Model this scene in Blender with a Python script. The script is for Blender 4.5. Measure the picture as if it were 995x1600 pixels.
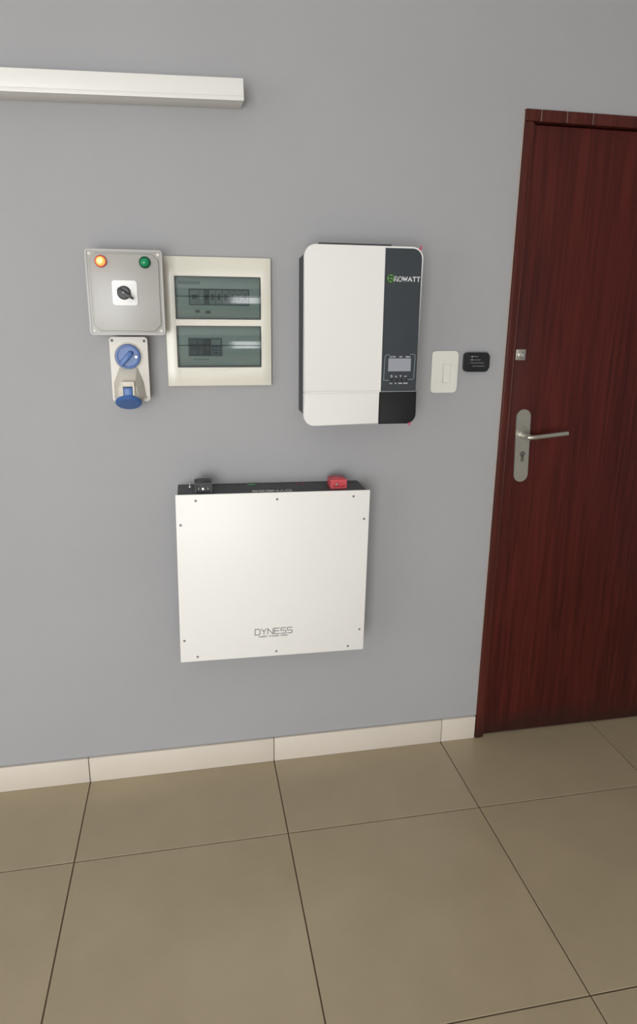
import bpy, bmesh, math, random
from mathutils import Vector, Matrix, Euler
random.seed(7)
S = bpy.context.scene
COL = S.collection
for o in list(bpy.data.objects): bpy.data.objects.remove(o)

# ------------------------------------------------------------------ camera
# wall in view: y = 0, floor: z = 0 ; solved from the 0.6 m tile grid, door frame and panel edges
F_PX = 1037.67
cam_d = bpy.data.cameras.new('camera'); cam = bpy.data.objects.new('camera', cam_d); COL.objects.link(cam)
cam_d.sensor_fit = 'VERTICAL'; cam_d.sensor_height = 36.0; cam_d.lens = F_PX * 36.0 / 1600.0
cam_d.shift_y = -32.0 / 1600.0
cam_d.clip_start = 0.05
yaw, pitch, roll = 0.1929, -0.2630, 0.0107
fw = Vector((math.sin(yaw) * math.cos(pitch), math.cos(yaw) * math.cos(pitch), math.sin(pitch)))
rt = Vector((math.cos(yaw), -math.sin(yaw), 0)); up = rt.cross(fw)
c_, s_ = math.cos(roll), math.sin(roll)
R_, U_ = c_ * rt + s_ * up, -s_ * rt + c_ * up
m = Matrix((R_, U_, -fw)).transposed().to_4x4(); m.translation = Vector((0.6747, -1.9527, 1.4805))
cam.matrix_world = m
S.camera = cam

# ------------------------------------------------------------------ light
ROOM = dict(x0=-2.3, x1=3.05, y1=-4.6, h=2.8)
WINL = dict(y0=-3.9, y1=-1.7, z0=0.15, z1=2.3)         # window opening in the left wall
WINF = dict(x0=1.05, x1=1.70, z0=0.95, z1=1.9)
WIND = dict(x0=-1.45, x1=0.55, z0=0.05, z1=2.1)          # glazed patio opening in the same wall          # window opening in the wall behind the camera
w = bpy.data.worlds.new('World'); S.world = w; w.use_nodes = True
bg = w.node_tree.nodes['Background']; bg.inputs['Color'].default_value = (0.80, 0.90, 1.0, 1); bg.inputs['Strength'].default_value = 0.35

def area(name, loc, rot, sx, sy, power, col):
    l = bpy.data.lights.new(name, 'AREA'); l.shape = 'RECTANGLE'; l.size = sx; l.size_y = sy
    l.energy = power; l.color = col
    o = bpy.data.objects.new(name, l); COL.objects.link(o); o.location = loc; o.rotation_euler = rot
    return o
area('window_left_offscreen', (ROOM['x0'] - 0.12, (WINL['y0'] + WINL['y1']) / 2, (WINL['z0'] + WINL['z1']) / 2),
     (0, math.radians(-90), 0), WINL['z1'] - WINL['z0'], WINL['y1'] - WINL['y0'], 30, (0.985, 0.99, 1.0))
area('window_front_offscreen', ((WINF['x0'] + WINF['x1']) / 2, ROOM['y1'] - 0.12, (WINF['z0'] + WINF['z1']) / 2),
     (math.radians(90), 0, 0), WINF['x1'] - WINF['x0'], WINF['z1'] - WINF['z0'], 13, (0.985, 0.99, 1.0))
area('patio_opening_offscreen', ((WIND['x0'] + WIND['x1']) / 2, ROOM['y1'] - 0.12, (WIND['z0'] + WIND['z1']) / 2),
     (math.radians(90), 0, 0), WIND['x1'] - WIND['x0'], WIND['z1'] - WIND['z0'], 135, (0.985, 0.99, 1.0))
vs = S.view_settings
vs.view_transform = 'Standard'; vs.look = 'None'; vs.gamma = 1.0; vs.use_curve_mapping = False
vs.exposure = 0.06

# ------------------------------------------------------------------ materials
def srgb(r, g, b):
    f = lambda v: (v / 255 / 12.92) if v / 255 <= 0.04045 else ((v / 255 + 0.055) / 1.055) ** 2.4
    return (f(r), f(g), f(b), 1)

def mat(name, col, rough=0.5, metal=0.0, spec=0.5, noise=0.03, nscale=8.0, bump=0.0, bscale=300.0, coat=0.0, stretch=None):
    m = bpy.data.materials.new(name); m.use_nodes = True; nt = m.node_tree; b = nt.nodes['Principled BSDF']
    b.inputs['Roughness'].default_value = rough; b.inputs['Metallic'].default_value = metal
    b.inputs['Specular IOR Level'].default_value = spec; b.inputs['Coat Weight'].default_value = coat
    b.inputs['Coat Roughness'].default_value = 0.08
    tc = nt.nodes.new('ShaderNodeTexCoord')
    src = tc.outputs['Object']
    if stretch:
        mp = nt.nodes.new('ShaderNodeMapping'); mp.inputs['Scale'].default_value = stretch
        nt.links.new(src, mp.inputs['Vector']); src = mp.outputs['Vector']
    n = nt.nodes.new('ShaderNodeTexNoise'); n.inputs['Scale'].default_value = nscale; n.inputs['Detail'].default_value = 4
    nt.links.new(src, n.inputs['Vector'])
    r = nt.nodes.new('ShaderNodeValToRGB')
    r.color_ramp.elements[0].position = 0.3; r.color_ramp.elements[1].position = 0.7
    r.color_ramp.elements[0].color = tuple(c * (1 - noise) for c in col[:3]) + (1,)
    r.color_ramp.elements[1].color = tuple(min(1, c * (1 + noise)) for c in col[:3]) + (1,)
    nt.links.new(n.outputs['Fac'], r.inputs['Fac']); nt.links.new(r.outputs['Color'], b.inputs['Base Color'])
    if bump:
        n2 = nt.nodes.new('ShaderNodeTexNoise'); n2.inputs['Scale'].default_value = bscale; n2.inputs['Detail'].default_value = 3
        nt.links.new(src, n2.inputs['Vector'])
        bp = nt.nodes.new('ShaderNodeBump'); bp.inputs['Strength'].default_value = bump; bp.inputs['Distance'].default_value = 0.002
        nt.links.new(n2.outputs['Fac'], bp.inputs['Height']); nt.links.new(bp.outputs['Normal'], b.inputs['Normal'])
    return m

def wood(name, dark, light, rough=0.32):
    m = bpy.data.materials.new(name); m.use_nodes = True; nt = m.node_tree; b = nt.nodes['Principled BSDF']
    b.inputs['Roughness'].default_value = rough; b.inputs['Specular IOR Level'].default_value = 0.22
    tc = nt.nodes.new('ShaderNodeTexCoord')
    mp = nt.nodes.new('ShaderNodeMapping'); mp.inputs['Scale'].default_value = (1, 1, 0.035)
    nt.links.new(tc.outputs['Object'], mp.inputs['Vector'])
    n1 = nt.nodes.new('ShaderNodeTexNoise'); n1.inputs['Scale'].default_value = 85; n1.inputs['Detail'].default_value = 6; n1.inputs['Distortion'].default_value = 0.6
    n2 = nt.nodes.new('ShaderNodeTexNoise'); n2.inputs['Scale'].default_value = 9; n2.inputs['Detail'].default_value = 3
    nt.links.new(mp.outputs['Vector'], n1.inputs['Vector']); nt.links.new(mp.outputs['Vector'], n2.inputs['Vector'])
    mx = nt.nodes.new('ShaderNodeMath'); mx.operation = 'MULTIPLY_ADD'; mx.inputs[1].default_value = 0.65
    ml = nt.nodes.new('ShaderNodeMath'); ml.operation = 'MULTIPLY'; ml.inputs[1].default_value = 0.35
    nt.links.new(n2.outputs['Fac'], ml.inputs[0]); nt.links.new(n1.outputs['Fac'], mx.inputs[0]); nt.links.new(ml.outputs[0], mx.inputs[2])
    r = nt.nodes.new('ShaderNodeValToRGB'); r.color_ramp.elements[0].position = 0.36; r.color_ramp.elements[1].position = 0.64
    r.color_ramp.elements[0].color = dark; r.color_ramp.elements[1].color = light
    nt.links.new(mx.outputs[0], r.inputs['Fac'])
    # scuffed dirt along the bottom edge of the door
    sp = nt.nodes.new('ShaderNodeSeparateXYZ'); nt.links.new(tc.outputs['Object'], sp.inputs[0])
    n3 = nt.nodes.new('ShaderNodeTexNoise'); n3.inputs['Scale'].default_value = 9; n3.inputs['Detail'].default_value = 5
    nt.links.new(tc.outputs['Object'], n3.inputs['Vector'])
    ad = nt.nodes.new('ShaderNodeMath'); ad.operation = 'MULTIPLY_ADD'; ad.inputs[1].default_value = -0.16
    nt.links.new(n3.outputs['Fac'], ad.inputs[0]); nt.links.new(sp.outputs['Z'], ad.inputs[2])
    mr = nt.nodes.new('ShaderNodeMapRange'); mr.inputs['From Min'].default_value = -0.07; mr.inputs['From Max'].default_value = 0.03
    mr.inputs['To Min'].default_value = 0.75; mr.inputs['To Max'].default_value = 0.0
    nt.links.new(ad.outputs[0], mr.inputs['Value'])
    mi = nt.nodes.new('ShaderNodeMixRGB'); mi.inputs['Color2'].default_value = srgb(45, 30, 28)
    nt.links.new(mr.outputs[0], mi.inputs['Fac']); nt.links.new(r.outputs['Color'], mi.inputs['Color1'])
    nt.links.new(mi.outputs['Color'], b.inputs['Base Color'])
    return m

def smoked(name):
    m = bpy.data.materials.new(name); m.use_nodes = True; nt = m.node_tree
    for n in list(nt.nodes): nt.nodes.remove(n)
    o = nt.nodes.new('ShaderNodeOutputMaterial'); mix = nt.nodes.new('ShaderNodeMixShader')
    t = nt.nodes.new('ShaderNodeBsdfTransparent'); g = nt.nodes.new('ShaderNodeBsdfGlossy'); f = nt.nodes.new('ShaderNodeFresnel')
    f.inputs['IOR'].default_value = 1.72
    n = nt.nodes.new('ShaderNodeTexNoise'); n.inputs['Scale'].default_value = 14
    r = nt.nodes.new('ShaderNodeValToRGB'); r.color_ramp.elements[0].color = (0.50, 0.575, 0.57, 1); r.color_ramp.elements[1].color = (0.55, 0.615, 0.61, 1)
    nt.links.new(n.outputs['Fac'], r.inputs['Fac']); nt.links.new(r.outputs['Color'], t.inputs['Color'])
    g.inputs['Roughness'].default_value = 0.06
    nt.links.new(f.outputs[0], mix.inputs[0]); nt.links.new(t.outputs[0], mix.inputs[1]); nt.links.new(g.outputs[0], mix.inputs[2])
    nt.links.new(mix.outputs[0], o.inputs[0])
    return m

def glow(name, base, emit, strength):
    m = mat(name, base, 0.25, noise=0.05); b = m.node_tree.nodes['Principled BSDF']
    b.inputs['Emission Color'].default_value = emit; b.inputs['Emission Strength'].default_value = strength
    return m

M = {
 'wall': mat('grey_wall_paint', srgb(164, 164, 166), 0.65, spec=0.15, noise=0.025, nscale=2.2, bump=0.08, bscale=220),
 'wall_room': mat('pale_room_paint', srgb(205, 203, 198), 0.7, noise=0.02),
 'ceil': mat('ceiling_paint', srgb(232, 231, 228), 0.8, noise=0.01),
 'tile': mat('beige_porcelain', srgb(172, 157, 130), 0.23, spec=0.45, noise=0.045, nscale=5, coat=0.0),
 'grout': mat('brown_grout', srgb(88, 74, 58), 0.9, noise=0.15, nscale=30),
 'skirt': mat('cream_skirting_tile', srgb(212, 203, 190), 0.3, noise=0.015),
 'wood': wood('mahogany_veneer', srgb(54, 20, 17), srgb(82, 31, 26)),
 'frame': wood('mahogany_frame', srgb(62, 28, 24), srgb(88, 40, 34), 0.3),
 'caulk': mat('pale_caulk', srgb(176, 166, 156), 0.7, noise=0.12, nscale=25),
 'seam': mat('pale_joint_filler', srgb(186, 165, 150), 0.7, noise=0.1),
 'steel': mat('brushed_steel', srgb(186, 184, 174), 0.36, metal=0.85, noise=0.06, nscale=30, stretch=(1, 1, 0.1)),
 'steel_dark': mat('dark_steel', srgb(120, 118, 112), 0.4, metal=0.7, noise=0.08),
 'screw': mat('dull_screw_metal', srgb(122, 122, 118), 0.45, metal=0.3, noise=0.05),
 'white': mat('white_powder_coat', srgb(234, 233, 229), 0.42, noise=0.008, nscale=3),
 'inv_white': mat('white_inverter_shell', srgb(228, 227, 224), 0.4, noise=0.008, nscale=3),
 'shelf': mat('white_shelf_laminate', srgb(230, 229, 225), 0.4, noise=0.008),
 'charcoal': mat('charcoal_metal', srgb(62, 64, 68), 0.5, noise=0.04),
 'inv_strip': mat('charcoal_gloss_strip', srgb(54, 60, 65), 0.35, spec=0.4, noise=0.03),
 'inv_black': mat('black_plastic_cover', srgb(26, 26, 27), 0.55, spec=0.2, noise=0.04),
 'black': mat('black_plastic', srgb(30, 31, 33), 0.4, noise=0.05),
 'device': mat('black_glossy_plastic', srgb(30, 32, 34), 0.22, noise=0.04),
 'grey_line': mat('grey_print', srgb(150, 158, 164), 0.5, noise=0.02),
 'print_white': mat('white_print', srgb(225, 226, 228), 0.5, noise=0.01),
 'print_dim': mat('dim_grey_print', srgb(112, 114, 114), 0.5, noise=0.03),
 'print_dark': mat('dark_grey_print', srgb(92, 92, 92), 0.5, noise=0.03),
 'print_green': mat('green_print', srgb(98, 176, 56), 0.5, noise=0.02),
 'lcd': mat('grey_lcd', srgb(152, 155, 164), 0.25, noise=0.02),
 'encl': mat('grey_enclosure_plastic', srgb(163, 161, 157), 0.3, noise=0.012, nscale=4),
 'encl2': mat('grey_socket_plastic', srgb(212, 208, 200), 0.42, noise=0.015),
 'hood': mat('warm_grey_socket_hood', srgb(208, 203, 190), 0.42, noise=0.015),
 'cream': mat('cream_panel_plastic', srgb(216, 213, 200), 0.25, noise=0.01),
 'inner': mat('pale_inner_cover', srgb(196, 202, 196), 0.5, noise=0.02),
 'breaker': mat('grey_breaker', srgb(158, 164, 163), 0.5, noise=0.03),
 'breaker_dark': mat('dark_breaker', srgb(106, 112, 118), 0.5, noise=0.03),
 'toggle_blue': mat('blue_grey_toggle', srgb(64, 82, 112), 0.4, noise=0.03),
 'toggle_black': mat('black_toggle', srgb(70, 74, 80), 0.4, noise=0.03),
 'smoked': smoked('smoked_lid'),
 'blue': mat('blue_socket_plastic', srgb(58, 98, 160), 0.35, noise=0.04),
 'red_lens': glow('lit_red_lens', srgb(255, 90, 60), (1.0, 0.30, 0.07, 1), 1.6),
 'red_core': glow('lit_orange_core', srgb(255, 190, 80), (1.0, 0.62, 0.16, 1), 2.2),
 'red_bezel': mat('red_bezel', srgb(206, 78, 66), 0.3, noise=0.03),
 'green_lens': mat('green_lens', srgb(12, 138, 88), 0.15, noise=0.05),
 'green_bezel': mat('dark_green_bezel', srgb(16, 84, 58), 0.3, noise=0.03),
 'plate_white': mat('white_switch_plate', srgb(246, 246, 246), 0.35, noise=0.005),
 'sw_white': mat('white_switch_cover', srgb(224, 223, 216), 0.35, noise=0.008),
 'red': mat('red_terminal_plastic', srgb(198, 76, 84), 0.4, noise=0.04),
 'green_plug': mat('green_connector', srgb(70, 128, 84), 0.5, noise=0.05),
 'pink': mat('pink_film', srgb(206, 62, 96), 0.4, noise=0.08, nscale=60),
 'chrome': mat('bright_metal', srgb(225, 224, 220), 0.18, metal=0.9, noise=0.02),
 'frame_alu': mat('white_window_frame', srgb(225, 225, 222), 0.4, noise=0.01),
}

# ------------------------------------------------------------------ mesh helpers
def tag(o, label=None, cat=None, group=None, kind=None):
    if label: o['label'] = label
    if cat: o['category'] = cat
    if group: o['group'] = group
    if kind: o['kind'] = kind
    return o

def root(name, loc, label=None, cat=None, kind=None, group=None):
    o = bpy.data.objects.new(name, None); COL.objects.link(o); o.location = loc; o.empty_display_size = 0.05
    return tag(o, label, cat, group, kind)

def wloc(o):
    v = Vector((0, 0, 0))
    while o: v = v + Vector(o.location); o = o.parent
    return v

def part(name, bm, material, parent=None, label=None, sharp=35, kind=None, origin=None):
    """link bm (world coordinates) as one mesh object under parent"""
    bmesh.ops.recalc_face_normals(bm, faces=bm.faces)
    org = Vector(origin) if origin else (wloc(parent) if parent else Vector((0, 0, 0)))
    if origin is None and parent is not None:
        lo = Vector((min(v.co.x for v in bm.verts), min(v.co.y for v in bm.verts), min(v.co.z for v in bm.verts)))
        hi = Vector((max(v.co.x for v in bm.verts), max(v.co.y for v in bm.verts), max(v.co.z for v in bm.verts)))
        org = (lo + hi) / 2
    bmesh.ops.translate(bm, vec=-org, verts=bm.verts)
    me = bpy.data.meshes.new(name); bm.to_mesh(me); bm.free()
    me.materials.append(M[material])
    for p in me.polygons: p.use_smooth = True
    me.set_sharp_from_angle(angle=math.radians(sharp))
    o = bpy.data.objects.new(name, me); COL.objects.link(o)
    o.location = org
    if parent: o.parent = parent; o.location = org - wloc(parent)
    return tag(o, label, None, None, kind)

def NB(): return bmesh.new()

def bev(bm, width, seg=2, edges=None, ang=30):
    if edges is None:
        edges = [e for e in bm.edges if len(e.link_faces) == 2 and e.calc_face_angle(0) > math.radians(ang)]
    bmesh.ops.bevel(bm, geom=edges, offset=width, segments=seg, profile=0.5, affect='EDGES', clamp_overlap=True)

def box(x0, x1, y0, y1, z0, z1, bevel=0.0, seg=2, bm=None):
    t = NB()
    bmesh.ops.create_cube(t, size=1, matrix=Matrix.Translation(((x0 + x1) / 2, (y0 + y1) / 2, (z0 + z1) / 2)) @ Matrix.Diagonal((abs(x1 - x0), abs(y1 - y0), abs(z1 - z0), 1)))
    if bevel: bev(t, bevel, seg)
    return merge(bm, t)

def merge(bm, t):
    if bm is None: return t
    me = bpy.data.meshes.new('tmp'); bmesh.ops.recalc_face_normals(t, faces=t.faces); t.to_mesh(me); t.free(); bm.from_mesh(me); bpy.data.meshes.remove(me)
    return bm

def rrect(x0, x1, z0, z1, r, n=6):
    """corner radii r = scalar or (bl, br, tr, tl); counter-clockwise"""
    if not isinstance(r, (tuple, list)): r = (r,) * 4
    pts = []
    for (cx, cz, a0, rr, sx, sz) in ((x0, z0, 180, r[0], 1, 1), (x1, z0, 270, r[1], -1, 1), (x1, z1, 0, r[2], -1, -1), (x0, z1, 90, r[3], 1, -1)):
        if rr <= 0: pts.append((cx, cz)); continue
        ox, oz = cx + sx * rr, cz + sz * rr
        for k in range(n + 1):
            a = math.radians(a0 + 90 * k / n); pts.append((ox + rr * math.cos(a), oz + rr * math.sin(a)))
    return pts

def circ(cx, cz, r, n=32, rz=None):
    return [(cx + r * math.cos(2 * math.pi * k / n), cz + (rz or r) * math.sin(2 * math.pi * k / n)) for k in range(n)]

def prism(poly, yb, yf, bevel=0.0, seg=2, bm=None, allb=False):
    """extrude an x/z outline from yb (wall side) to yf (room side), rounding the room-side rim"""
    t = NB()
    b = [t.verts.new((x, yb, z)) for x, z in poly]; f = [t.verts.new((x, yf, z)) for x, z in poly]
    t.faces.new(b); t.faces.new(f[::-1])
    n = len(poly)
    for i in range(n): t.faces.new((b[i], f[i], f[(i + 1) % n], b[(i + 1) % n]))
    if bevel:
        fs = set(f); bs = set(b)
        ed = [e for e in t.edges if (e.verts[0] in fs and e.verts[1] in fs) or (allb and e.verts[0] in bs and e.verts[1] in bs)]
        bev(t, bevel, seg, ed)
    return merge(bm, t)

def ring(outer, inner, yb, yf, bm=None, bevel=0.0):
    """x/z outline with a hole; both outlines need the same point count"""
    t = NB(); n = len(outer)
    ob = [t.verts.new((x, yb, z)) for x, z in outer]; of = [t.verts.new((x, yf, z)) for x, z in outer]
    ib = [t.verts.new((x, yb, z)) for x, z in inner]; jf = [t.verts.new((x, yf, z)) for x, z in inner]
    for i in range(n):
        j = (i + 1) % n
        t.faces.new((ob[i], of[i], of[j], ob[j])); t.faces.new((ib[i], ib[j], jf[j], jf[i]))
        t.faces.new((of[i], jf[i], jf[j], of[j])); t.faces.new((ob[i], ob[j], ib[j], ib[i]))
    if bevel:
        s = set(of) | set(jf)
        bev(t, bevel, 2, [e for e in t.edges if e.verts[0] in s and e.verts[1] in s and e.calc_face_angle(0) > 0.5])
    return merge(bm, t)

def plate(xs, zs, holes, yb, yf, bevel=0.0, bm=None):
    """grid plate in x/z with some cells left open"""
    t = NB()
    V = {(i, j): t.verts.new((x, yf, z)) for i, x in enumerate(xs) for j, z in enumerate(zs)}
    fs = []
    for i in range(len(xs) - 1):
        for j in range(len(zs) - 1):
            if (i, j) not in holes: fs.append(t.faces.new((V[i, j], V[i + 1, j], V[i + 1, j + 1], V[i, j + 1])))
    r = bmesh.ops.extrude_face_region(t, geom=fs)
    bmesh.ops.translate(t, vec=(0, yb - yf, 0), verts=[e for e in r['geom'] if isinstance(e, bmesh.types.BMVert)])
    for v in [v for v in t.verts if not v.link_faces]: t.verts.remove(v)
    bmesh.ops.recalc_face_normals(t, faces=t.faces)
    if bevel: bev(t, bevel, 2)
    return merge(bm, t)

def lathe(profile, loc, axis=(0, -1, 0), n=32, bm=None):
    """profile [(radius, height along axis)] revolved about axis at loc; closed at both ends"""
    t = NB(); q = Vector((0, 0, 1)).rotation_difference(Vector(axis).normalized())
    rings = []
    for r, h in profile:
        if r <= 1e-6: rings.append([t.verts.new(q @ Vector((0, 0, h)) + Vector(loc))]); continue
        rings.append([t.verts.new(q @ Vector((r * math.cos(2 * math.pi * k / n), r * math.sin(2 * math.pi * k / n), h)) + Vector(loc)) for k in range(n)])
    for a, b in zip(rings[:-1], rings[1:]):
        for k in range(n):
            k2 = (k + 1) % n
            if len(a) == 1 and len(b) == 1: continue
            if len(a) == 1: t.faces.new((a[0], b[k], b[k2]))
            elif len(b) == 1: t.faces.new((a[k], b[0], a[k2]))
            else: t.faces.new((a[k], b[k], b[k2], a[k2]))
    if len(rings[0]) > 1: t.faces.new(rings[0])
    if len(rings[-1]) > 1: t.faces.new(rings[-1])
    return merge(bm, t)

def tube(pts, r, n=16, bm=None):
    t = NB(); P = [Vector(p) for p in pts]; prev = None; rings = []
    for i, p in enumerate(P):
        d = ((P[min(i + 1, len(P) - 1)] - p).normalized() + (p - P[max(i - 1, 0)]).normalized()).normalized()
        u = Vector((0, 0, 1)) if abs(d.z) < 0.9 else Vector((1, 0, 0))
        a = d.cross(u).normalized(); b = a.cross(d).normalized()
        rings.append([t.verts.new(p + r * (math.cos(2 * math.pi * k / n) * a + math.sin(2 * math.pi * k / n) * b)) for k in range(n)])
    for a, b in zip(rings[:-1], rings[1:]):
        for k in range(n): t.faces.new((a[k], a[(k + 1) % n], b[(k + 1) % n], b[k]))
    t.faces.new(rings[0]); t.faces.new(rings[-1])
    bev(t, r * 0.25, 2, [e for e in t.edges if e.calc_face_angle(0) > 1.0])
    return merge(bm, t)

# stroke lettering: every glyph is a list of polylines in a 1 x 1 cell
GL = {
 'D': [[(0, 0), (0, 1), (.78, 1), (1, .8), (1, .2), (.78, 0), (0, 0)]],
 'Y': [[(0, 1), (.5, .52), (1, 1)], [(.5, .52), (.5, 0)]],
 'N': [[(0, 0), (0, 1), (1, 0), (1, 1)]],
 'E': [[(1, 1), (0, 1), (0, 0), (1, 0)], [(0, .52), (.92, .52)]],
 'S': [[(1, 1), (.15, 1), (0, .88), (0, .62), (.12, .52), (.88, .52), (1, .4), (1, .12), (.86, 0), (0, 0)]],
 'G': [[(1, .93), (.84, 1), (.2, 1), (0, .8), (0, .2), (.2, 0), (.8, 0), (1, .14), (1, .5), (.52, .5)]],
 'R': [[(0, 0), (0, 1), (.8, 1), (1, .86), (1, .6), (.8, .46), (0, .46)], [(.55, .46), (1, 0)]],
 'O': [[(.16, 0), (0, .15), (0, .85), (.16, 1), (.84, 1), (1, .85), (1, .15), (.84, 0), (.16, 0)]],
 'W': [[(0, 1), (.25, 0), (.5, .95), (.75, 0), (1, 1)]],
 'A': [[(0, 0), (.5, 1), (1, 0)], [(.22, .32), (.78, .32)]],
 'T': [[(0, 1), (1, 1)], [(.5, 1), (.5, 0)]],
 'P': [[(0, 0), (0, 1), (.85, 1), (1, .85), (1, .6), (.85, .45), (0, .45)]],
 'C': [[(1, .85), (.82, 1), (.18, 1), (0, .8), (0, .2), (.18, 0), (.82, 0), (1, .15)]],
 'V': [[(0, 1), (.5, 0), (1, 1)]], 'I': [[(.5, 0), (.5, 1)]], 'H': [[(0, 0), (0, 1)], [(1, 0), (1, 1)], [(0, .5), (1, .5)]],
 'U': [[(0, 1), (0, .18), (.18, 0), (.82, 0), (1, .18), (1, 1)]], 'L': [[(0, 1), (0, 0), (1, 0)]], 'F': [[(0, 0), (0, 1), (1, 1)], [(0, .5), (.85, .5)]],
 '/': [[(.1, 0), (.9, 1)]],
}
def strokes(lines, wd, P, bm, th=0.0004):
    """lines of (u,v); P(u,v,h) -> world point. Each segment becomes a thin raised bar"""
    for ln in lines:
        for (a, b) in zip(ln[:-1], ln[1:]):
            ax, az = a; bx, bz = b; d = math.hypot(bx - ax, bz - az)
            if d < 1e-9: continue
            ux, uz = (bx - ax) / d, (bz - az) / d; px, pz = -uz * wd / 2, ux * wd / 2; e = wd * 0.42
            q = [(ax - ux * e + px, az - uz * e + pz), (ax - ux * e - px, az - uz * e - pz), (bx + ux * e - px, bz + uz * e - pz), (bx + ux * e + px, bz + uz * e + pz)]
            lo = [bm.verts.new(P(u, v, -0.0002)) for u, v in q]; hi = [bm.verts.new(P(u, v, th)) for u, v in q]
            bm.faces.new(hi); bm.faces.new(lo[::-1])
            for i in range(4): bm.faces.new((lo[i], lo[(i + 1) % 4], hi[(i + 1) % 4], hi[i]))
    return bm

def word(text, x, z, cw, ch, gap, wd, P, bm, widths={}):
    for ch_ in text:
        k = cw * widths.get(ch_, 1.0)
        if ch_ != ' ': strokes([[(x + u * k, z + v * ch) for u, v in ln] for ln in GL[ch_]], wd, P, bm)
        x += k + gap
    return x

# ================================================================== the room
H = ROOM['h']; X0, X1, Y1 = ROOM['x0'], ROOM['x1'], ROOM['y1']
DX0, DX1, DZ = 1.640, 2.512, 2.043        # outer edges of the door frame
FW = 0.031

wb = plate([X0 - 0.15, DX0 + 0.012, DX1 - 0.012, X1 + 0.15], [-0.05, DZ - 0.012, H + 0.1], {(1, 0)}, 0.14, 0.0)
tag(part('wall_back', wb, 'wall', sharp=20, origin=(0, 0, 0)), 'smooth grey painted wall carrying the solar equipment', None, None, 'structure')
b = NB()
# left wall with its window opening, wall behind the camera with another
for (y0, y1, z0, z1) in ((WINL['y1'], 0.0, -0.05, H + .1), (Y1 - .15, WINL['y0'], -0.05, H + .1), (WINL['y0'], WINL['y1'], -0.05, WINL['z0']), (WINL['y0'], WINL['y1'], WINL['z1'], H + .1)):
    box(X0 - 0.15, X0, y0, y1, z0, z1, bm=b)
part('wall_left', b, 'wall', kind='structure', origin=(0, 0, 0))
b = plate([X0 - .15, WIND['x0'], WIND['x1'], WINF['x0'], WINF['x1'], X1 + .15], [-0.05, WIND['z0'], WINF['z0'], WINF['z1'], WIND['z1'], H + .1], {(3, 2), (1, 1), (1, 2), (1, 3)}, Y1 - .15, Y1)
part('wall_front', b, 'wall_room', kind='structure', origin=(0, 0, 0))
part('wall_right', box(X1, X1 + .15, Y1, 0, -.05, H + .1), 'wall', kind='structure', origin=(0, 0, 0))
part('ceiling', box(X0, X1, Y1, 0, H, H + .1), 'ceil', kind='structure', origin=(0, 0, 0))

def window_frame(name, pts, axis):
    r_ = root(name, pts[0], kind='structure')
    (a0, a1, z0, z1, c) = pts[1]
    def bx(u0, u1, w0, w1, t):
        return box(c - t, c + t, u0, u1, w0, w1, .003) if axis == 'x' else box(u0, u1, c - t, c + t, w0, w1, .003)
    for (u0, u1, w0, w1) in ((a0, a1, z0, z0 + .05), (a0, a1, z1 - .05, z1), (a0, a0 + .05, z0, z1), (a1 - .05, a1, z0, z1)):
        part('window_frame', bx(u0, u1, w0, w1, .03), 'frame_alu', r_)
    mid = (a0 + a1) / 2
    part('window_mullion', bx(mid - .025, mid + .025, z0, z1, .022), 'frame_alu', r_)
window_frame('window_1', ((X0 - .05, (WINL['y0'] + WINL['y1']) / 2, WINL['z0']), (WINL['y0'], WINL['y1'], WINL['z0'], WINL['z1'], X0 - .05)), 'x')
window_frame('window_2', (((WINF['x0'] + WINF['x1']) / 2, Y1 - .05, WINF['z0']), (WINF['x0'], WINF['x1'], WINF['z0'], WINF['z1'], Y1 - .05)), 'y')

window_frame('window_3', (((WIND['x0'] + WIND['x1']) / 2, Y1 - .05, WIND['z0']), (WIND['x0'], WIND['x1'], WIND['z0'], WIND['z1'], Y1 - .05)), 'y')

# floor: grout bed + one object per tile
floor = part('floor', box(X0 - .1, X1 + .1, Y1 - .1, 0.12, -0.06, -0.0022), 'grout', kind='structure', origin=(0, 0, 0))
TX, TY, TS, GAP = 0.3098, -0.3412, 0.6, 0.0034
tile_mesh = {}
def add_tile(x0, x1, y0, y1):
    key = (round(x1 - x0, 4), round(y1 - y0, 4))
    cx, cy = (x0 + x1) / 2, (y0 + y1) / 2
    if key not in tile_mesh:
        t = box(-key[0] / 2, key[0] / 2, -key[1] / 2, key[1] / 2, -0.008, 0.0, 0.0008, 1)
        me = bpy.data.meshes.new('floor_tile'); t.to_mesh(me); t.free(); me.materials.append(M['tile']); tile_mesh[key] = me
    o = bpy.data.objects.new('floor_tile', tile_mesh[key]); COL.objects.link(o); o.parent = floor; o.location = (cx, cy, 0)
xs = [TX + TS * k for k in range(-5, 6)]; xs = [X0] + [x for x in xs if X0 + .05 < x < X1 - .05] + [X1]
ys = [0.115, TY] + [TY - TS * k for k in range(1, 8) if TY - TS * k > Y1 + .05] + [Y1]
for xa, xb in zip(xs[:-1], xs[1:]):
    for ya, yb in zip(ys[:-1], ys[1:]):
        add_tile(xa + GAP / 2, xb - GAP / 2, yb + GAP / 2, ya - GAP / 2)

# skirting: cream tiles on a thin bed
BH = 0.088
sk = part('baseboard_back', box(X0, DX0 - .001, -0.005, 0.0, 0.0, BH - .002), 'grout', kind='structure', origin=(0, 0, 0))
for xa, xb in zip(xs[:-1], xs[1:]):
    if xa > DX0: continue
    xb_ = min(xb, DX0 - 0.002)
    part('skirting_tile', box(xa + .0012, xb_ - .0012, -0.011, -0.001, 0.0005, BH, 0.0012, 2), 'skirt', sk)
sk2 = part('baseboard_right', box(DX1 + .001, X1, -0.011, 0.0, 0.0, BH, .001), 'skirt', kind='structure', origin=(0, 0, 0))

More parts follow.
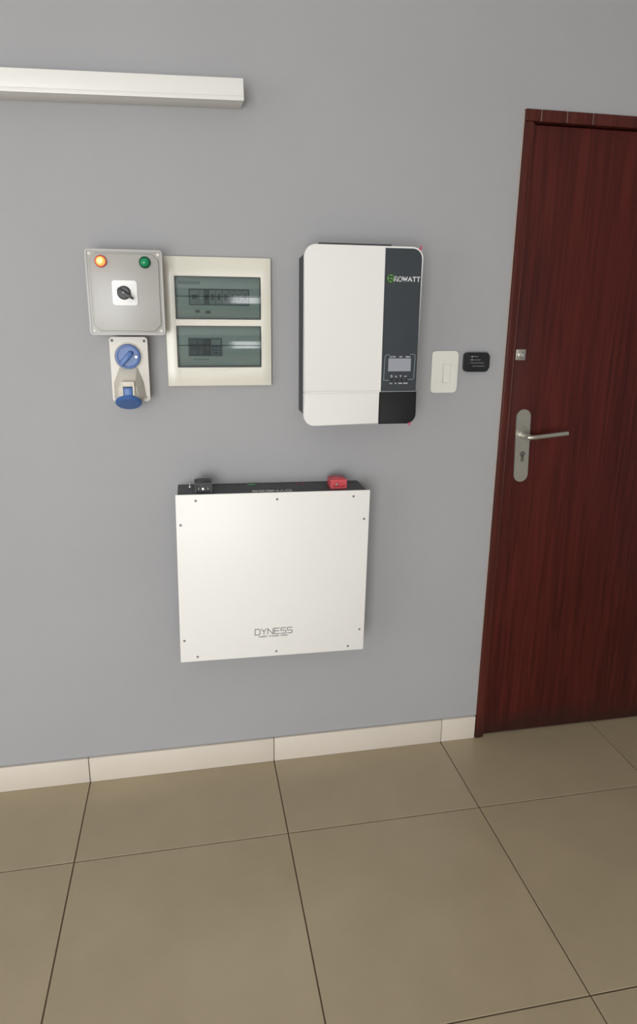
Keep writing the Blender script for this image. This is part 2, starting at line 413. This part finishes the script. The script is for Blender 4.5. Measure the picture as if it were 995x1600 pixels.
# ================================================================== door
door = root('door_1', (DX0, 0, 0), 'dark mahogany wooden door with frame and steel lever handle', None, 'structure')
YF = -0.013
part('door_leaf', box(DX0 + FW - .008, DX1 - FW + .008, 0.0, 0.04, 0.006, DZ - FW - .006, .002), 'wood', door, origin=(DX0, 0, 0))
part('door_backing', box(DX0 + .008, DX1 - .008, 0.05, 0.06, 0, DZ - .01), 'frame', door)  # added unseen sheet behind the leaf, keeps the gap at the head dark
for xa, xb in ((DX0, DX0 + FW - .006), (DX1 - FW + .006, DX1)):
    part('door_jamb', box(xa, xb, YF, 0.05, 0.0, DZ - FW - .0005, .003), 'frame', door, origin=(xa, 0, 0))
for xa, xb in ((DX0 + FW - .007, DX0 + FW), (DX1 - FW, DX1 - FW + .007)):
    part('door_bead', box(xa, xb, YF + .002, 0.002, 0.0, DZ - FW - .004, .0025, 3), 'frame', door, origin=(xa, 0, 0))
part('frame_caulk', box(DX0 - .0022, DX0 + .001, -.004, .001, BH + .001, DZ - .004, .0005, 1), 'caulk', door)
hx = [DX0, 1.688, 1.768, 1.850, DX1]
head = part('door_head', box(DX0 + .004, DX1 - .004, YF + .004, 0.05, DZ - FW + .002, DZ - .002), 'seam', door)
for i, (xa, xb) in enumerate(zip(hx[:-1], hx[1:])):
    g = .0013
    part('head_piece', box(xa + (g if i else 0), xb - (g if i < 3 else 0), YF, 0.04, DZ - FW, DZ, .002), 'frame', head, origin=(xa, 0, 0))
# escutcheon, lever, keyhole, upper lock plate
hp = part('handle_plate', prism(rrect(-.0245, .0245, -.119, .119, .0244, 10), 0.001, -0.008, .002), 'steel', door, 'brushed steel escutcheon plate with rounded ends')
hp.location = Vector((1.7245, -0.0, 1.071)) - Vector(door.location); hp.rotation_euler = (0, math.radians(-2.4), 0)
# sub parts in plate coordinates
def plate_sub(name, bm, material, label=None):
    o = part(name, bm, material, None, label, origin=(0, 0, 0)); o.parent = hp; return o
plate_sub('handle_neck', lathe([(.0, 0), (.0125, 0), (.0125, .006), (.0095, .008), (.0095, .050), (.0, .050)], (0.0, .002, .036), n=24), 'steel')
pts = [(-.004, -.046, .036), (.006, -.051, .0358), (.02, -.052, .036), (.13, -.050, .041)]
plate_sub('lever', tube(pts, .0075, 18), 'steel', 'round brushed steel lever')
kb = lathe([(0, 0), (.0095, 0), (.0095, .0015), (0, .0015)], (0.002, -.0035, -.026), n=24)
prism(rrect(-.0035, .0075, -.052, -.03, .005), -.0035, -.005, 0, bm=kb)
plate_sub('lock_cylinder', kb, 'steel_dark')
plate_sub('keyway', box(.0012, .0028, -.0055, -.004, -.031, -.021), 'steel_dark')
plate_sub('plate_screw', lathe([(0, 0), (.0028, 0), (.0022, .001), (0, .001)], (0, -.0035, .062), n=16), 'steel_dark')
lp = part('lock_plate', prism(rrect(1.676, 1.708, 1.344, 1.377, .0015, 3), 0.001, -0.0045, .001), 'steel', door, 'small square steel lock plate')
part('lock_knob', lathe([(0, 0), (.009, 0), (.009, .006), (.0065, .009), (0, .0095)], (1.693, -.004, 1.3595), n=24), 'chrome', lp)

# ================================================================== shelf
sx1 = 0.838; D = 0.09; zt, zb = 2.041, 1.991
shelf = root('floating_shelf', (sx1, 0, zb), 'white floating shelf with plain squared front edge above the electrical boxes', 'shelf')
part('shelf_board', box(-0.45, sx1, -D + .003, 0.004, zb + .004, zt - .001, .001), 'shelf', shelf)
part('front_edge', box(-0.45, sx1, -D, -D + .004, zb + .0102, zt, .0006), 'shelf', shelf)
part('edge_strip', box(-0.45, sx1, -D - .0006, -D + .004, zb, zb + .0100, .0006), 'shelf', shelf)
shelf.rotation_euler = (0, math.radians(-1.5), 0)

# ================================================================== changeover switch box
bx0, bx1, bz0, bz1 = 0.4275, 0.6195, 1.4185, 1.6315
cs = root('switch_enclosure', ((bx0 + bx1) / 2, 0, bz0), 'square grey plastic enclosure with red and green pilot lights and black rotary knob', 'switch box')
part('enclosure_base', prism(rrect(bx0 + .003, bx1 - .003, bz0 + .003, bz1 - .003, .006), 0.002, -.066, .001), 'encl', cs)
lid = part('enclosure_lid', prism(rrect(bx0, bx1, bz0, bz1, .006), -.067, -.094, .003, 3), 'encl', cs)
# raised chamfered panel
octo = lambda d, c: [(bx0 + d + c, bz0 + d), (bx1 - d - c, bz0 + d), (bx1 - d, bz0 + d + c), (bx1 - d, bz1 - d - c), (bx1 - d - c, bz1 - d), (bx0 + d + c, bz1 - d), (bx0 + d, bz1 - d - c), (bx0 + d, bz0 + d + c)]
part('lid_panel', prism(octo(.010, .016), -.093, -.099, .0018, 3), 'encl', lid)
part('lid_rim', ring(rrect(bx0 + .0012, bx1 - .0012, bz0 + .0012, bz1 - .0012, .005, 6), rrect(bx0 + .0048, bx1 - .0048, bz0 + .0048, bz1 - .0048, .004, 6), -.092, -.0965, bevel=.0006), 'encl', lid)
for px, pz in ((bx0 + .011, bz0 + .011), (bx1 - .011, bz0 + .011), (bx0 + .011, bz1 - .011), (bx1 - .011, bz1 - .011)):
    part('lid_screw', lathe([(0, 0), (.0045, 0), (.004, .002), (.0015, .002), (.0012, .001), (0, .001)], (px, -.0935, pz), n=20), 'encl2', lid)
def pilot(px, pz, lens, bez, label, core=None):
    p_ = part('pilot_light', lathe([(0, 0), (.0150, 0), (.0150, .004), (.0138, .0075), (.0118, .0085), (.0118, .004), (0, .004)], (px, -.098, pz), n=36), bez, cs, label)
    l_ = part('lens', lathe([(0, 0), (.0116, 0), (.0116, .006), (.010, .011), (.006, .0138), (0, .0148)], (px, -.101, pz), n=36), lens, p_)
    if core: part('lamp_core', lathe([(0, 0), (.0078, 0), (.0062, .0028), (0, .004)], (px - .0005, -.1128, pz + .0005), n=28), core, p_)
pilot(.467, 1.601, 'red_lens', 'red_bezel', 'lit red-orange pilot light', 'red_core')
pilot(.5755, 1.6005, 'green_lens', 'green_bezel', 'unlit green pilot light')
rp = part('rotary_plate', prism(rrect(.4905, .5525, 1.494, 1.5555, .006), -.098, -.103, .0012), 'plate_white', cs, 'white square switch plate')
kx, kz = .5195, 1.525
kn = part('rotary_knob', lathe([(0, 0), (.0175, 0), (.0170, .005), (.0155, .0075), (.0150, .012), (.0135, .0135), (0, .0135)], (kx, -.1025, kz), n=36), 'black', rp, 'black rotary knob')
gt = NB()
a = math.radians(-33); ca, sa = math.cos(a), math.sin(a)
rot = lambda u, v: (kx + u * ca - v * sa, kz + u * sa + v * ca)
prism([rot(u, v) for u, v in ((-.0165, -.0045), (.012, -.0052), (.0285, -.0018), (.0285, .0018), (.012, .0052), (-.0165, .0045))], -.112, -.125, .0012, bm=gt)
part('knob_pointer', gt, 'black', kn)
part('knob_cap', lathe([(0, 0), (.0028, 0), (.002, .0008), (0, .001)], (kx, -.1248, kz), n=16), 'grey_line', kn)

# ================================================================== breaker panel
px0, px1, pz0, pz1 = .6175, .9105, 1.2755, 1.6245
bp = root('breaker_panel', ((px0 + px1) / 2, 0, pz0), 'cream breaker panel with two smoked window lids above each other', 'breaker panel')
wx0, wx1 = .6465, .8815
rows = ((1.3275, 1.4415), (1.4595, 1.5735))
part('panel_cover', plate([px0, wx0, wx1, px1], [pz0, rows[0][0], rows[0][1], rows[1][0], rows[1][1], pz1], {(1, 1), (1, 3)}, -.0005, -.018, .0018), 'cream', bp)
part('inner_cover', box(wx0 - .01, wx1 + .01, -.0035, -.0005, rows[0][0] - .01, rows[1][1] + .01), 'inner', bp)
for z0, z1 in rows:
    # curved smoked lid: shallow arc in the y/z section
    t = NB(); n = 18; prof = []
    for k in range(n + 1):
        u = k / n; zz = z0 + .0005 + (z1 - z0 - .001) * u
        yy = -.0165 - .0085 * (1 - abs(2 * u - 1) ** 2.2)
        prof.append((yy, zz))
    L = [t.verts.new((wx0 + .0006, y, z)) for y, z in prof]; Rr = [t.verts.new((wx1 - .0006, y, z)) for y, z in prof]
    for k in range(n): t.faces.new((L[k], Rr[k], Rr[k + 1], L[k + 1]))
    ld = part('lid_window', t, 'smoked', bp, 'smoked transparent curved lid')
    part('lid_gasket', ring(rrect(wx0 - .0002, wx1 + .0002, z0 - .0002, z1 + .0002, .001, 2), rrect(wx0 + .0024, wx1 - .0024, z0 + .0022, z1 - .0022, .001, 2), -.010, -.0172), 'charcoal', ld)
    zm = (z0 + z1) / 2 + .004
    part('lid_ridge', tube([(wx0 + .003, -.0247, zm), (wx1 - .003, -.0247, zm)], .0011, 10), 'smoked', ld)  # added rib, shaped to catch the highlight line across the lid
    # finger notch under the lid
    arc = [(.7640 + .0285 * math.cos(math.radians(k)), z0 - .0008 + .0075 * math.sin(math.radians(k))) for k in range(180, 361, 12)]
    P = lambda u, v, h: (u, -.018 - h, v)
    part('finger_notch', strokes([arc], .0012, P, NB(), .0012), 'cream', bp)
part('panel_screw', lathe([(0, 0), (.0045, 0), (.004, .0012), (0, .0014)], (.6485, -.0178, 1.3165), n=20), 'encl2', bp)

def breaker(x0, x1, z0, z1, body, tog, tw=.55, th=.3, n=1):
    g = part('breaker', box(x0, x1, -.0095, -.003, z0, z1, .0006, 1), body, bp)
    cx = (x0 + x1) / 2; cz = (z0 + z1) / 2; hw = (x1 - x0) * tw / 2; hh = (z1 - z0) * th / 2
    part('toggle', box(cx - hw, cx + hw, -.0135, -.009, cz - hh, cz + hh, .0006, 1), tog, g)
    return g
def bezel(x0, x1, z0, z1):
    part('breaker_slot', ring(rrect(x0 - .003, x1 + .003, z0 - .003, z1 + .003, .001, 2), rrect(x0 - .0005, x1 + .0005, z0 - .0005, z1 + .0005, .001, 2), -.0035, -.0062), 'breaker_dark', bp)
# upper row
za, zb2 = 1.500, 1.538
bezel(.6865, .8475, za, zb2)
breaker(.6870, .7095, za, zb2, 'breaker', 'breaker_dark')
breaker(.7100, .7255, za, zb2, 'breaker', 'inner')
breaker(.7260, .7385, za, zb2, 'breaker_dark', 'toggle_black')
x = .739
for k in range(6):
    breaker(x, x + .0176, za, zb2, 'breaker', 'breaker_dark', .35, .4); x += .0181
# lower row
za, zb2 = 1.361, 1.405
bezel(.6805, .7685, za, zb2)
breaker(.681, .7025, za, zb2, 'breaker_dark', 'toggle_black')
breaker(.703, .7205, za, zb2, 'breaker_dark', 'toggle_black')
breaker(.721, .7400, za, zb2, 'toggle_black', 'breaker_dark')
g = part('breaker', box(.7405, .768, -.0095, -.003, za, zb2, .0006, 1), 'breaker', bp)
for i in range(3):
    for j in range(3):
        part('toggle', box(.7430 + i * .0085, .7490 + i * .0085, -.0125, -.009, 1.3635 + j * .0085, 1.3695 + j * .0085, .0005, 1), 'toggle_blue', g)
part('marking_strip', box(.690, .735, -.0045, -.003, 1.3475, 1.3505), 'breaker', bp)
part('marking_strip', box(.655, .715, -.0045, -.003, 1.553, 1.561), 'breaker', bp)
part('marking_strip', box(.700, .712, -.0045, -.003, 1.477, 1.485), 'breaker_dark', bp)
part('marking_strip', box(.728, .742, -.0045, -.003, 1.475, 1.483), 'breaker_dark', bp)

# ================================================================== industrial socket
qx0, qx1, qz0, qz1 = .4695, .5685, 1.2395, 1.4125
so = root('industrial_socket', ((qx0 + qx1) / 2, 0, qz0), 'grey interlocked socket box with blue rotary switch and blue flap', 'socket')
YS = -.062
part('socket_base', prism(rrect(qx0 + .002, qx1 - .002, qz0 + .002, qz1 - .002, .006), .002, -.045, 0), 'encl2', so)
fp = part('front_plate', prism(rrect(qx0, qx1, qz0, qz1, .006), -.0455, YS, .003, 3), 'encl2', so)
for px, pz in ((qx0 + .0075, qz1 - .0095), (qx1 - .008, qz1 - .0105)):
    part('corner_screw', lathe([(0, 0), (.0038, 0), (.0034, .0008), (0, .0006)], (px, YS + .0002, pz), n=20), 'black', fp)  # black colour stands for the shade inside the recessed upper screw holes
for px, pz in ((qx0 + .0085, qz0 + .0095), (qx1 - .0085, qz0 + .0095)):
    part('corner_screw', lathe([(0, 0), (.0034, 0), (.003, .0008), (0, .0006)], (px, YS + .0002, pz), n=20), 'steel_dark', fp)
dx, dz_ = .5165, 1.3610
part('dial_collar', lathe([(.0, 0), (.0375, 0), (.0370, .004), (.0345, .0048), (.0338, .002), (0, .002)], (dx, YS + .0005, dz_), n=48), 'encl2', so)
dial = part('rotary_dial', lathe([(0, 0), (.0328, 0), (.0326, .009), (.0312, .0115), (.0270, .0120), (.0262, .0070), (0, .0070)], (dx, YS, dz_), n=48), 'blue', so, 'blue rotary switch dial')
t = NB(); a = math.radians(47); ca, sa = math.cos(a), math.sin(a)
rot = lambda u, v: (dx + u * ca - v * sa, dz_ + u * sa + v * ca)
prism([rot(u, v) for u, v in ((-.0285, -.0065), (.013, -.0065), (.018, .0), (.013, .0075), (-.0285, .0065))], YS - .006, YS - .0225, .0022, 2, bm=t)
part('dial_grip', t, 'blue', dial)
part('dial_window', lathe([(0, 0), (.0042, 0), (.0036, .0012), (0, .0014)], (dx + .0215, YS - .0105, dz_ - .0005), n=20), 'plate_white', dial)
part('dial_dot_seat', lathe([(0, 0), (.0058, 0), (.0052, .004), (0, .004)], (dx + .0215, YS - .0068, dz_ - .0005), n=20), 'blue', dial)
# angled hood
hxm = .5145
t = NB()
bk = [(-.0415, 1.250), (.0455, 1.250), (.0400, 1.292), (.0235, 1.3385), (-.0215, 1.3385), (-.0400, 1.292)]
fr = [(-.0275, 1.252), (.0275, 1.252), (.0230, 1.280), (.0195, 1.300), (-.0195, 1.300), (-.0230, 1.280)]
fy = [-.098, -.098, -.112, -.099, -.099, -.112]
B = [t.verts.new((hxm + u, YS + .002, v)) for u, v in bk]; Fv = [t.verts.new((hxm + u, y, v)) for (u, v), y in zip(fr, fy)]
t.faces.new(B); t.faces.new((Fv[0], Fv[1], Fv[2], Fv[5])); t.faces.new((Fv[5], Fv[2], Fv[3], Fv[4]))
for i in range(6): j = (i + 1) % 6; t.faces.new((B[i], Fv[i], Fv[j], B[j]))
bmesh.ops.recalc_face_normals(t, faces=t.faces); bev(t, .0018, 2, ang=15)
hood = part('socket_hood', t, 'hood', so, sharp=50)
# round outlet barrel + hinged blue flap
al = math.radians(57); nrm = Vector((0, -math.cos(al), -math.sin(al))); upv = Vector((0, -math.sin(al), math.cos(al)))
fc = Vector((.5135, -.096, 1.2440))
part('outlet_barrel', lathe([(0, -.035), (.0285, -.035), (.0290, -.001), (0, -.001)], fc, nrm, n=40), 'encl2', so)
fl = part('flap', lathe([(0, -.002), (.0325, -.002), (.0345, .0005), (.0345, .0055), (.031, .0085), (0, .0095)], fc, nrm, n=48), 'blue', so, 'round blue hinged socket flap')
t = NB()
hx0, hx1 = hxm - .0105, hxm + .0125
top = fc + upv * .028
box(hx0, hx1, -.122, -.105, 1.255, 1.284, .002, bm=t)
part('flap_hinge', t, 'blue', fl)
part('hinge_cheek', box(hx0 - .006, hx0 - .0003, -.1215, -.100, 1.262, 1.296, .002), 'hood', hood)
part('hinge_cheek', box(hx1 + .0003, hx1 + .006, -.1215, -.100, 1.262, 1.296, .002), 'hood', hood)
part('hinge_bridge', box(hx0 - .006, hx1 + .006, -.1205, -.098, 1.2855, 1.300, .003), 'hood', hood)

# ================================================================== inverter
ix0, ix1, iz0, iz1 = .9855, 1.3125, 1.1735, 1.6545
YI = -.135
inv = root('solar_inverter', ((ix0 + ix1) / 2, 0, iz0), 'white and charcoal wall mounted solar inverter with small grey screen', 'inverter')
cut = .022
ch_out = [(ix0 + .007 + cut, iz0 + .006), (ix1 - .012 - cut, iz0 + .006), (ix1 - .012, iz0 + .006 + cut), (ix1 - .012, iz1 - .006 - cut), (ix1 - .012 - cut, iz1 - .006), (ix0 + .007 + cut, iz1 - .006), (ix0 + .007, iz1 - .006 - cut), (ix0 + .007, iz0 + .006 + cut)]
ch = part('chassis', prism(ch_out, -.004, -.124, .002), 'charcoal', inv, 'charcoal metal chassis')
part('mounting_bracket', box(1.048, 1.262, -.004, 0.001, 1.60, 1.6715, .001), 'charcoal', inv)
SEAM = 1.2665; XS = 1.2035
part('front_shell', prism(rrect(ix0, ix1, SEAM + .0006, iz1, (0, 0, .030, .030), 10), -.120, YI, .005, 3), 'inv_white', inv, 'white upper front shell')
part('lower_shell', prism(rrect(ix0, XS, iz0, SEAM - .0006, (.030, 0, 0, 0), 10), -.120, YI, .005, 3), 'inv_white', inv, 'white lower front cover')
part('shell_joint', box(ix0 + .003, ix1 - .003, -.112, YI + .0035, SEAM - .002, SEAM + .002), 'inv_white', inv)
strip = part('display_strip', prism(rrect(XS + .002, ix1 - .0035, SEAM + .0012, iz1 - .0045, (0, 0, .026, 0), 8), -.130, YI - .0012, .0005, 1), 'inv_strip', inv, 'charcoal front strip')
part('strip_groove', box(XS - .0012, XS + .0018, -.13, YI - .0003, SEAM, iz1 - .001), 'inv_white', inv)
part('lower_cover', prism(rrect(XS + .001, ix1 - .0005, iz0 + .001, SEAM - .0004, (0, .028, 0, 0), 10), -.120, YI - .0005, .003, 2), 'inv_black', inv, 'black lower corner cover')
PI_ = lambda u, v, h: (u, YI - .0012 - h, v)
part('screen', box(1.2245, 1.2905, YI - .0022, YI, 1.3235, 1.3595, .0006, 1), 'lcd', strip, 'small grey display screen')
fr_l = [[(1.2285, 1.3690), (1.2185, 1.3690), (1.2145, 1.3655), (1.2125, 1.2985), (1.2265, 1.2985)],
        [(1.2885, 1.3705), (1.2990, 1.3705), (1.3020, 1.3675), (1.3005, 1.3035), (1.2965, 1.3005), (1.2835, 1.3005)]]
for f_ in fr_l: part('screen_outline', strokes([f_], .0012, PI_, NB()), 'grey_line', strip)
for txt, xc in (('AC/INV', 1.2365), ('CHG', 1.2600), ('FAULT', 1.2815)):
    n = len(txt); cw, gp = .0020, .0009
    t = NB(); word(txt, xc - (n * cw + (n - 1) * gp) / 2, 1.3622, cw, .0030, gp, .0007, PI_, t)
    part('printed_word', t, 'print_white', strip)
for txt, xc in (('ESC', 1.2345), ('UP', 1.2485), ('DOWN', 1.2615), ('ENTER', 1.2775)):
    n = len(txt); cw, gp = .0019, .0008
    t = NB(); word(txt, xc - (n * cw + (n - 1) * gp) / 2, 1.2885, cw, .0030, gp, .0007, PI_, t)
    part('printed_word', t, 'print_white', strip)
zi = 1.3095
part('button_symbol', strokes([[(1.2325, zi - .002), (1.2370, zi - .002), (1.2385, zi), (1.2370, zi + .002), (1.2335, zi + .002)], [(1.2350, zi + .0036), (1.2330, zi + .002), (1.2350, zi + .0004)]], .0010, PI_, NB()), 'print_white', strip)
part('button_symbol', strokes([[(1.2468, zi - .002), (1.2486, zi + .0022), (1.2504, zi - .002), (1.2468, zi - .002)], [(1.2486, zi - .0015), (1.2486, zi + .001)]], .0012, PI_, NB()), 'print_white', strip)
part('button_symbol', strokes([[(1.2600, zi + .0022), (1.2618, zi - .0022), (1.2636, zi + .0022), (1.2600, zi + .0022)], [(1.2618, zi + .0018), (1.2618, zi - .001)]], .0012, PI_, NB()), 'print_white', strip)
part('button_symbol', strokes([[(1.2790, zi + .002), (1.2790, zi - .0004), (1.2735, zi - .0004)], [(1.2750, zi + .0012), (1.2733, zi - .0004), (1.2750, zi - .002)]], .0010, PI_, NB()), 'print_white', strip)
for xb_ in (1.2345, 1.2485, 1.2625, 1.2765):
    part('button', lathe([(0, 0), (.0042, 0), (.0040, .002), (.003, .0026), (0, .0026)], (xb_, YI - .0008, 1.2985), n=20), 'black', strip)
t = NB()
strokes([[(1.2155 + .0140 * u, 1.5640 + .0165 * v) for u, v in ln] for ln in GL['G']], .0030, PI_, t)
part('logo_letter', t, 'print_green', strip, 'green letter G')
t = NB()
word('ROWATT', 1.2332, 1.5655, .0096, .0112, .0030, .0023, PI_, t, {'W': 1.25, 'A': 1.08, 'O': 1.0, 'T': .88, 'R': .85})
part('logo_lettering', t, 'print_white', strip)
t = NB()
box(1.3000, 1.3060, YI - .0022, YI - .0002, 1.6465, 1.6500, .0006, 1, t); box(1.3025, 1.3055, YI - .0022, YI + .004, 1.6475, 1.6580, .0006, 1, t)
bmesh.ops.rotate(t, cent=(1.303, YI, 1.65), matrix=Matrix.Rotation(math.radians(18), 3, 'Y'), verts=t.verts)
part('film_scrap', t, 'pink', inv, 'pink scrap of protective film')
t = NB()
box(1.2920, 1.2985, YI - .0022, YI - .0002, iz0 + .001, iz0 + .0045, .0006, 1, t); box(1.2940, 1.2965, YI - .002, YI + .004, iz0 - .005, iz0 + .003, .0006, 1, t)
part('film_scrap', t, 'pink', inv, 'pink scrap of protective film')

# ================================================================== light switch
lx0, lx1, lz0, lz1 = 1.4005, 1.4850, 1.2465, 1.3725
ls = root('light_switch', ((lx0 + lx1) / 2, 0, lz0), 'white rounded single light switch on the wall beside the inverter', 'light switch')
cp = part('cover_plate', prism(rrect(lx0, lx1, lz0, lz1, .010, 8), .001, -.009, .003, 3), 'sw_white', ls)
part('rocker_frame', ring(rrect(1.4345, 1.4620, 1.2755, 1.3355, .002, 3), rrect(1.4363, 1.4602, 1.2773, 1.3337, .0015, 3), -.008, -.0108), 'sw_white', cp)
t = NB()
sec = [(-.0088, 1.2783), (-.0085, 1.3327), (-.0105, 1.3327), (-.0118, 1.3050), (-.0150, 1.2783)]
A_ = [t.verts.new((1.4373, y, z)) for y, z in sec]; B_ = [t.verts.new((1.4592, y, z)) for y, z in sec]
t.faces.new(A_); t.faces.new(B_[::-1])
for i in range(5): j = (i + 1) % 5; t.faces.new((A_[i], B_[i], B_[j], A_[j]))
bmesh.ops.recalc_face_normals(t, faces=t.faces); bev(t, .0006, 1)
part('rocker', t, 'sw_white', ls)

# ================================================================== black keypad unit
kx0, kx1, kz0, kz1 = 1.5010, 1.5815, 1.3105, 1.3685
kd = root('wall_control', ((kx0 + kx1) / 2, 0, kz0), 'small black glossy rounded control unit with printed lines next to the door', 'control unit')
part('back_plate', prism(rrect(kx0 + .002, kx1 - .002, kz0 + .002, kz1 - .002, .009, 8), .001, -.008, 0), 'black', kd)
body = part('body', prism(rrect(kx0, kx1, kz0, kz1, .011, 8), -.006, -.022, .006, 4), 'device', kd, sharp=60)
PK = lambda u, v, h: (u, -.022 - h, v)
for r_i, (zr, x_s, x_e) in enumerate(((1.3565, 1.5300, 1.5420), (1.3468, 1.5300, 1.5500), (1.3375, 1.5205, 1.5620), (1.3280, 1.5255, 1.5640))):
    xx = x_s; t = NB()
    while xx < x_e:
        l_ = random.choice((.0022, .0034, .0046)); strokes([[(xx, zr), (min(xx + l_, x_e), zr)]], .0020, PK, t); xx += l_ + .0022
    part('printed_line', t, 'print_dim', body)
for zr in (1.3565, 1.3468): part('printed_icon', box(1.5212, 1.5262, -.0226, -.0215, zr - .0022, zr + .0022, .0004, 1), 'grey_line', body)
for zr in (1.3565, 1.3468, 1.3375):
    part('indicator', lathe([(0, 0), (.0011, 0), (.0008, .0005), (0, .0006)], (1.5160, -.0218, zr), n=12), 'grey_line', body)

# ================================================================== battery
ax0, ax1, az0, az1 = .6180, 1.1800, .4630, .9815
YB = -.126
bt = root('lithium_battery', ((ax0 + ax1) / 2, 0, az0), 'large flat white wall battery box with black casing and red and black terminals', 'battery')
cas = part('casing', box(ax0 + .006, ax1 - .008, YB + .004, .003, az0 + .004, az1 - .002, .002), 'charcoal', bt, 'charcoal metal casing')
fpn = part('front_panel', box(ax0, ax1, YB, YB + .0045, az0, az1, .0012), 'white', bt, 'plain white front panel')
for sx_, sz_ in ((.0555, -.018), (.2860, -.020), (.5120, -.018), (.0120, -.0885), (.5470, -.0885),
                 (.0125, .0700), (.5470, .0700), (.0500, .0150), (.2870, .0150), (.5120, .0150)):
    zz = az1 + sz_ if sz_ < 0 else az0 + sz_
    part('panel_screw', lathe([(0, 0), (.0037, 0), (.0035, .0006), (.0024, .0018), (.0010, .0020), (.0009, .0012), (0, .0012)], (ax0 + sx_, YB + .0004, zz), n=18), 'screw', fpn)
PB = lambda u, v, h: (u, YB - h, v)
t = NB(); word('DYNESS', .8400, .5370, .0150, .0185, .0046, .0020, PB, t, {'N': 1.05, 'Y': .95})
part('logo_lettering', t, 'print_dark', fpn)
t = NB(); xe = word('ENERGY STORAGE POWER', .8520, .5285, .0030, .0036, .0014, .0008, PB, t)
part('tagline', t, 'print_dim', fpn)
ZT = az1 - .002
PT = lambda u, v, h: (u, v, ZT + h)
# logo on the top face reads from the wall side
mx_ = .8930
PTr = lambda u, v, h: (2 * mx_ - u, 2 * -.098 - v, ZT + h)
t = NB(); word('DYNESS', mx_ - .056, -.106, .0150, .0160, .0046, .0022, PTr, t)
part('logo_lettering', t, 'print_white', cas)
def terminal(x0, x1, yf, depth, hgt, col, label, arch):
    z0 = ZT - .001; z1 = z0 + hgt
    th_ = part('terminal', box(x0, x1, yf + .010, yf + depth, z0, z1, .0025), col, bt, label)
    w_ = x1 - x0
    if arch:
        inn = [(x0 + .009, z0 + .007), (x1 - .006, z0 + .007), (x1 - .006, z0 + .015), (x1 - .012, z1 - .009), (x0 + .015, z1 - .009), (x0 + .009, z0 + .015)]
        out = [(x0, z0), (x1, z0), (x1, z0 + .018), (x1, z1), (x0, z1), (x0, z0 + .018)]
    else:
        inn = [(x0 + .006, z0 + .005), (x1 - .006, z0 + .005), (x1 - .006, z1 - .008), (x0 + .006, z1 - .008)]
        out = [(x0, z0), (x1, z0), (x1, z1), (x0, z1)]
    part('terminal_shroud', ring(out, inn, yf + .011, yf, bevel=.0012), col, th_)
    part('terminal_lid', box(x0 + .008, x1 - .008, yf + .008, yf + depth - .006, z1 - .001, z1 + .0025, .001), col, th_)
    part('terminal_cavity', box(x0 + .005, x1 - .005, yf + .0085, yf + .0108, z0 + .004, z1 - .007), col, th_)
    cx = (x0 + x1) / 2 - (.004 if arch else 0)
    part('terminal_stud', lathe([(0, 0), (.0035, 0), (.0035, .006), (0, .0065)], (cx, yf + .009, z0 + hgt * .42), n=16), 'chrome', th_)
    if not arch:
        for s in (-1, 1): part('terminal_contact', box(cx + s * .013 - .0012, cx + s * .013 + .0012, yf + .004, yf + .009, z0 + hgt * .36, z0 + hgt * .55), 'grey_line', th_)
terminal(.6715, .7205, -.112, .050, .034, 'black', 'black plastic battery terminal', False)
terminal(1.0665, 1.1160, -.094, .050, .029, 'red', 'red plastic battery terminal', True)
part('data_port', box(.8280, .8520, -.030, -.016, ZT - .001, ZT + .003, .0008), 'green_plug', cas, 'green connector')
part('toggle_pin', lathe([(0, 0), (.0050, 0), (.0042, .003), (.0022, .003), (.0018, .012), (0, .0125)], (.6590, -.030, ZT - .0005), (0, 0, 1), n=16), 'chrome', cas)
for xx in (.9800, .9960): part('status_light', lathe([(0, 0), (.0035, 0), (.003, .0014), (0, .002)], (xx, -.022, ZT - .0003), (0, 0, 1), n=14), 'pink', cas)
for (xx, yy, n_) in ((.640, -.045, 5), (.742, -.030, 4), (.762, -.033, 7), (.870, -.036, 8), (.948, -.030, 4)):
    t = NB()
    for k in range(n_): box(xx + k * .0038, xx + k * .0038 + .0026, yy, yy + .004, ZT - .0002, ZT + .0003, bm=t)
    part('port_label', t, 'print_dim', cas)
bt.rotation_euler = (0, math.radians(0.75), 0)
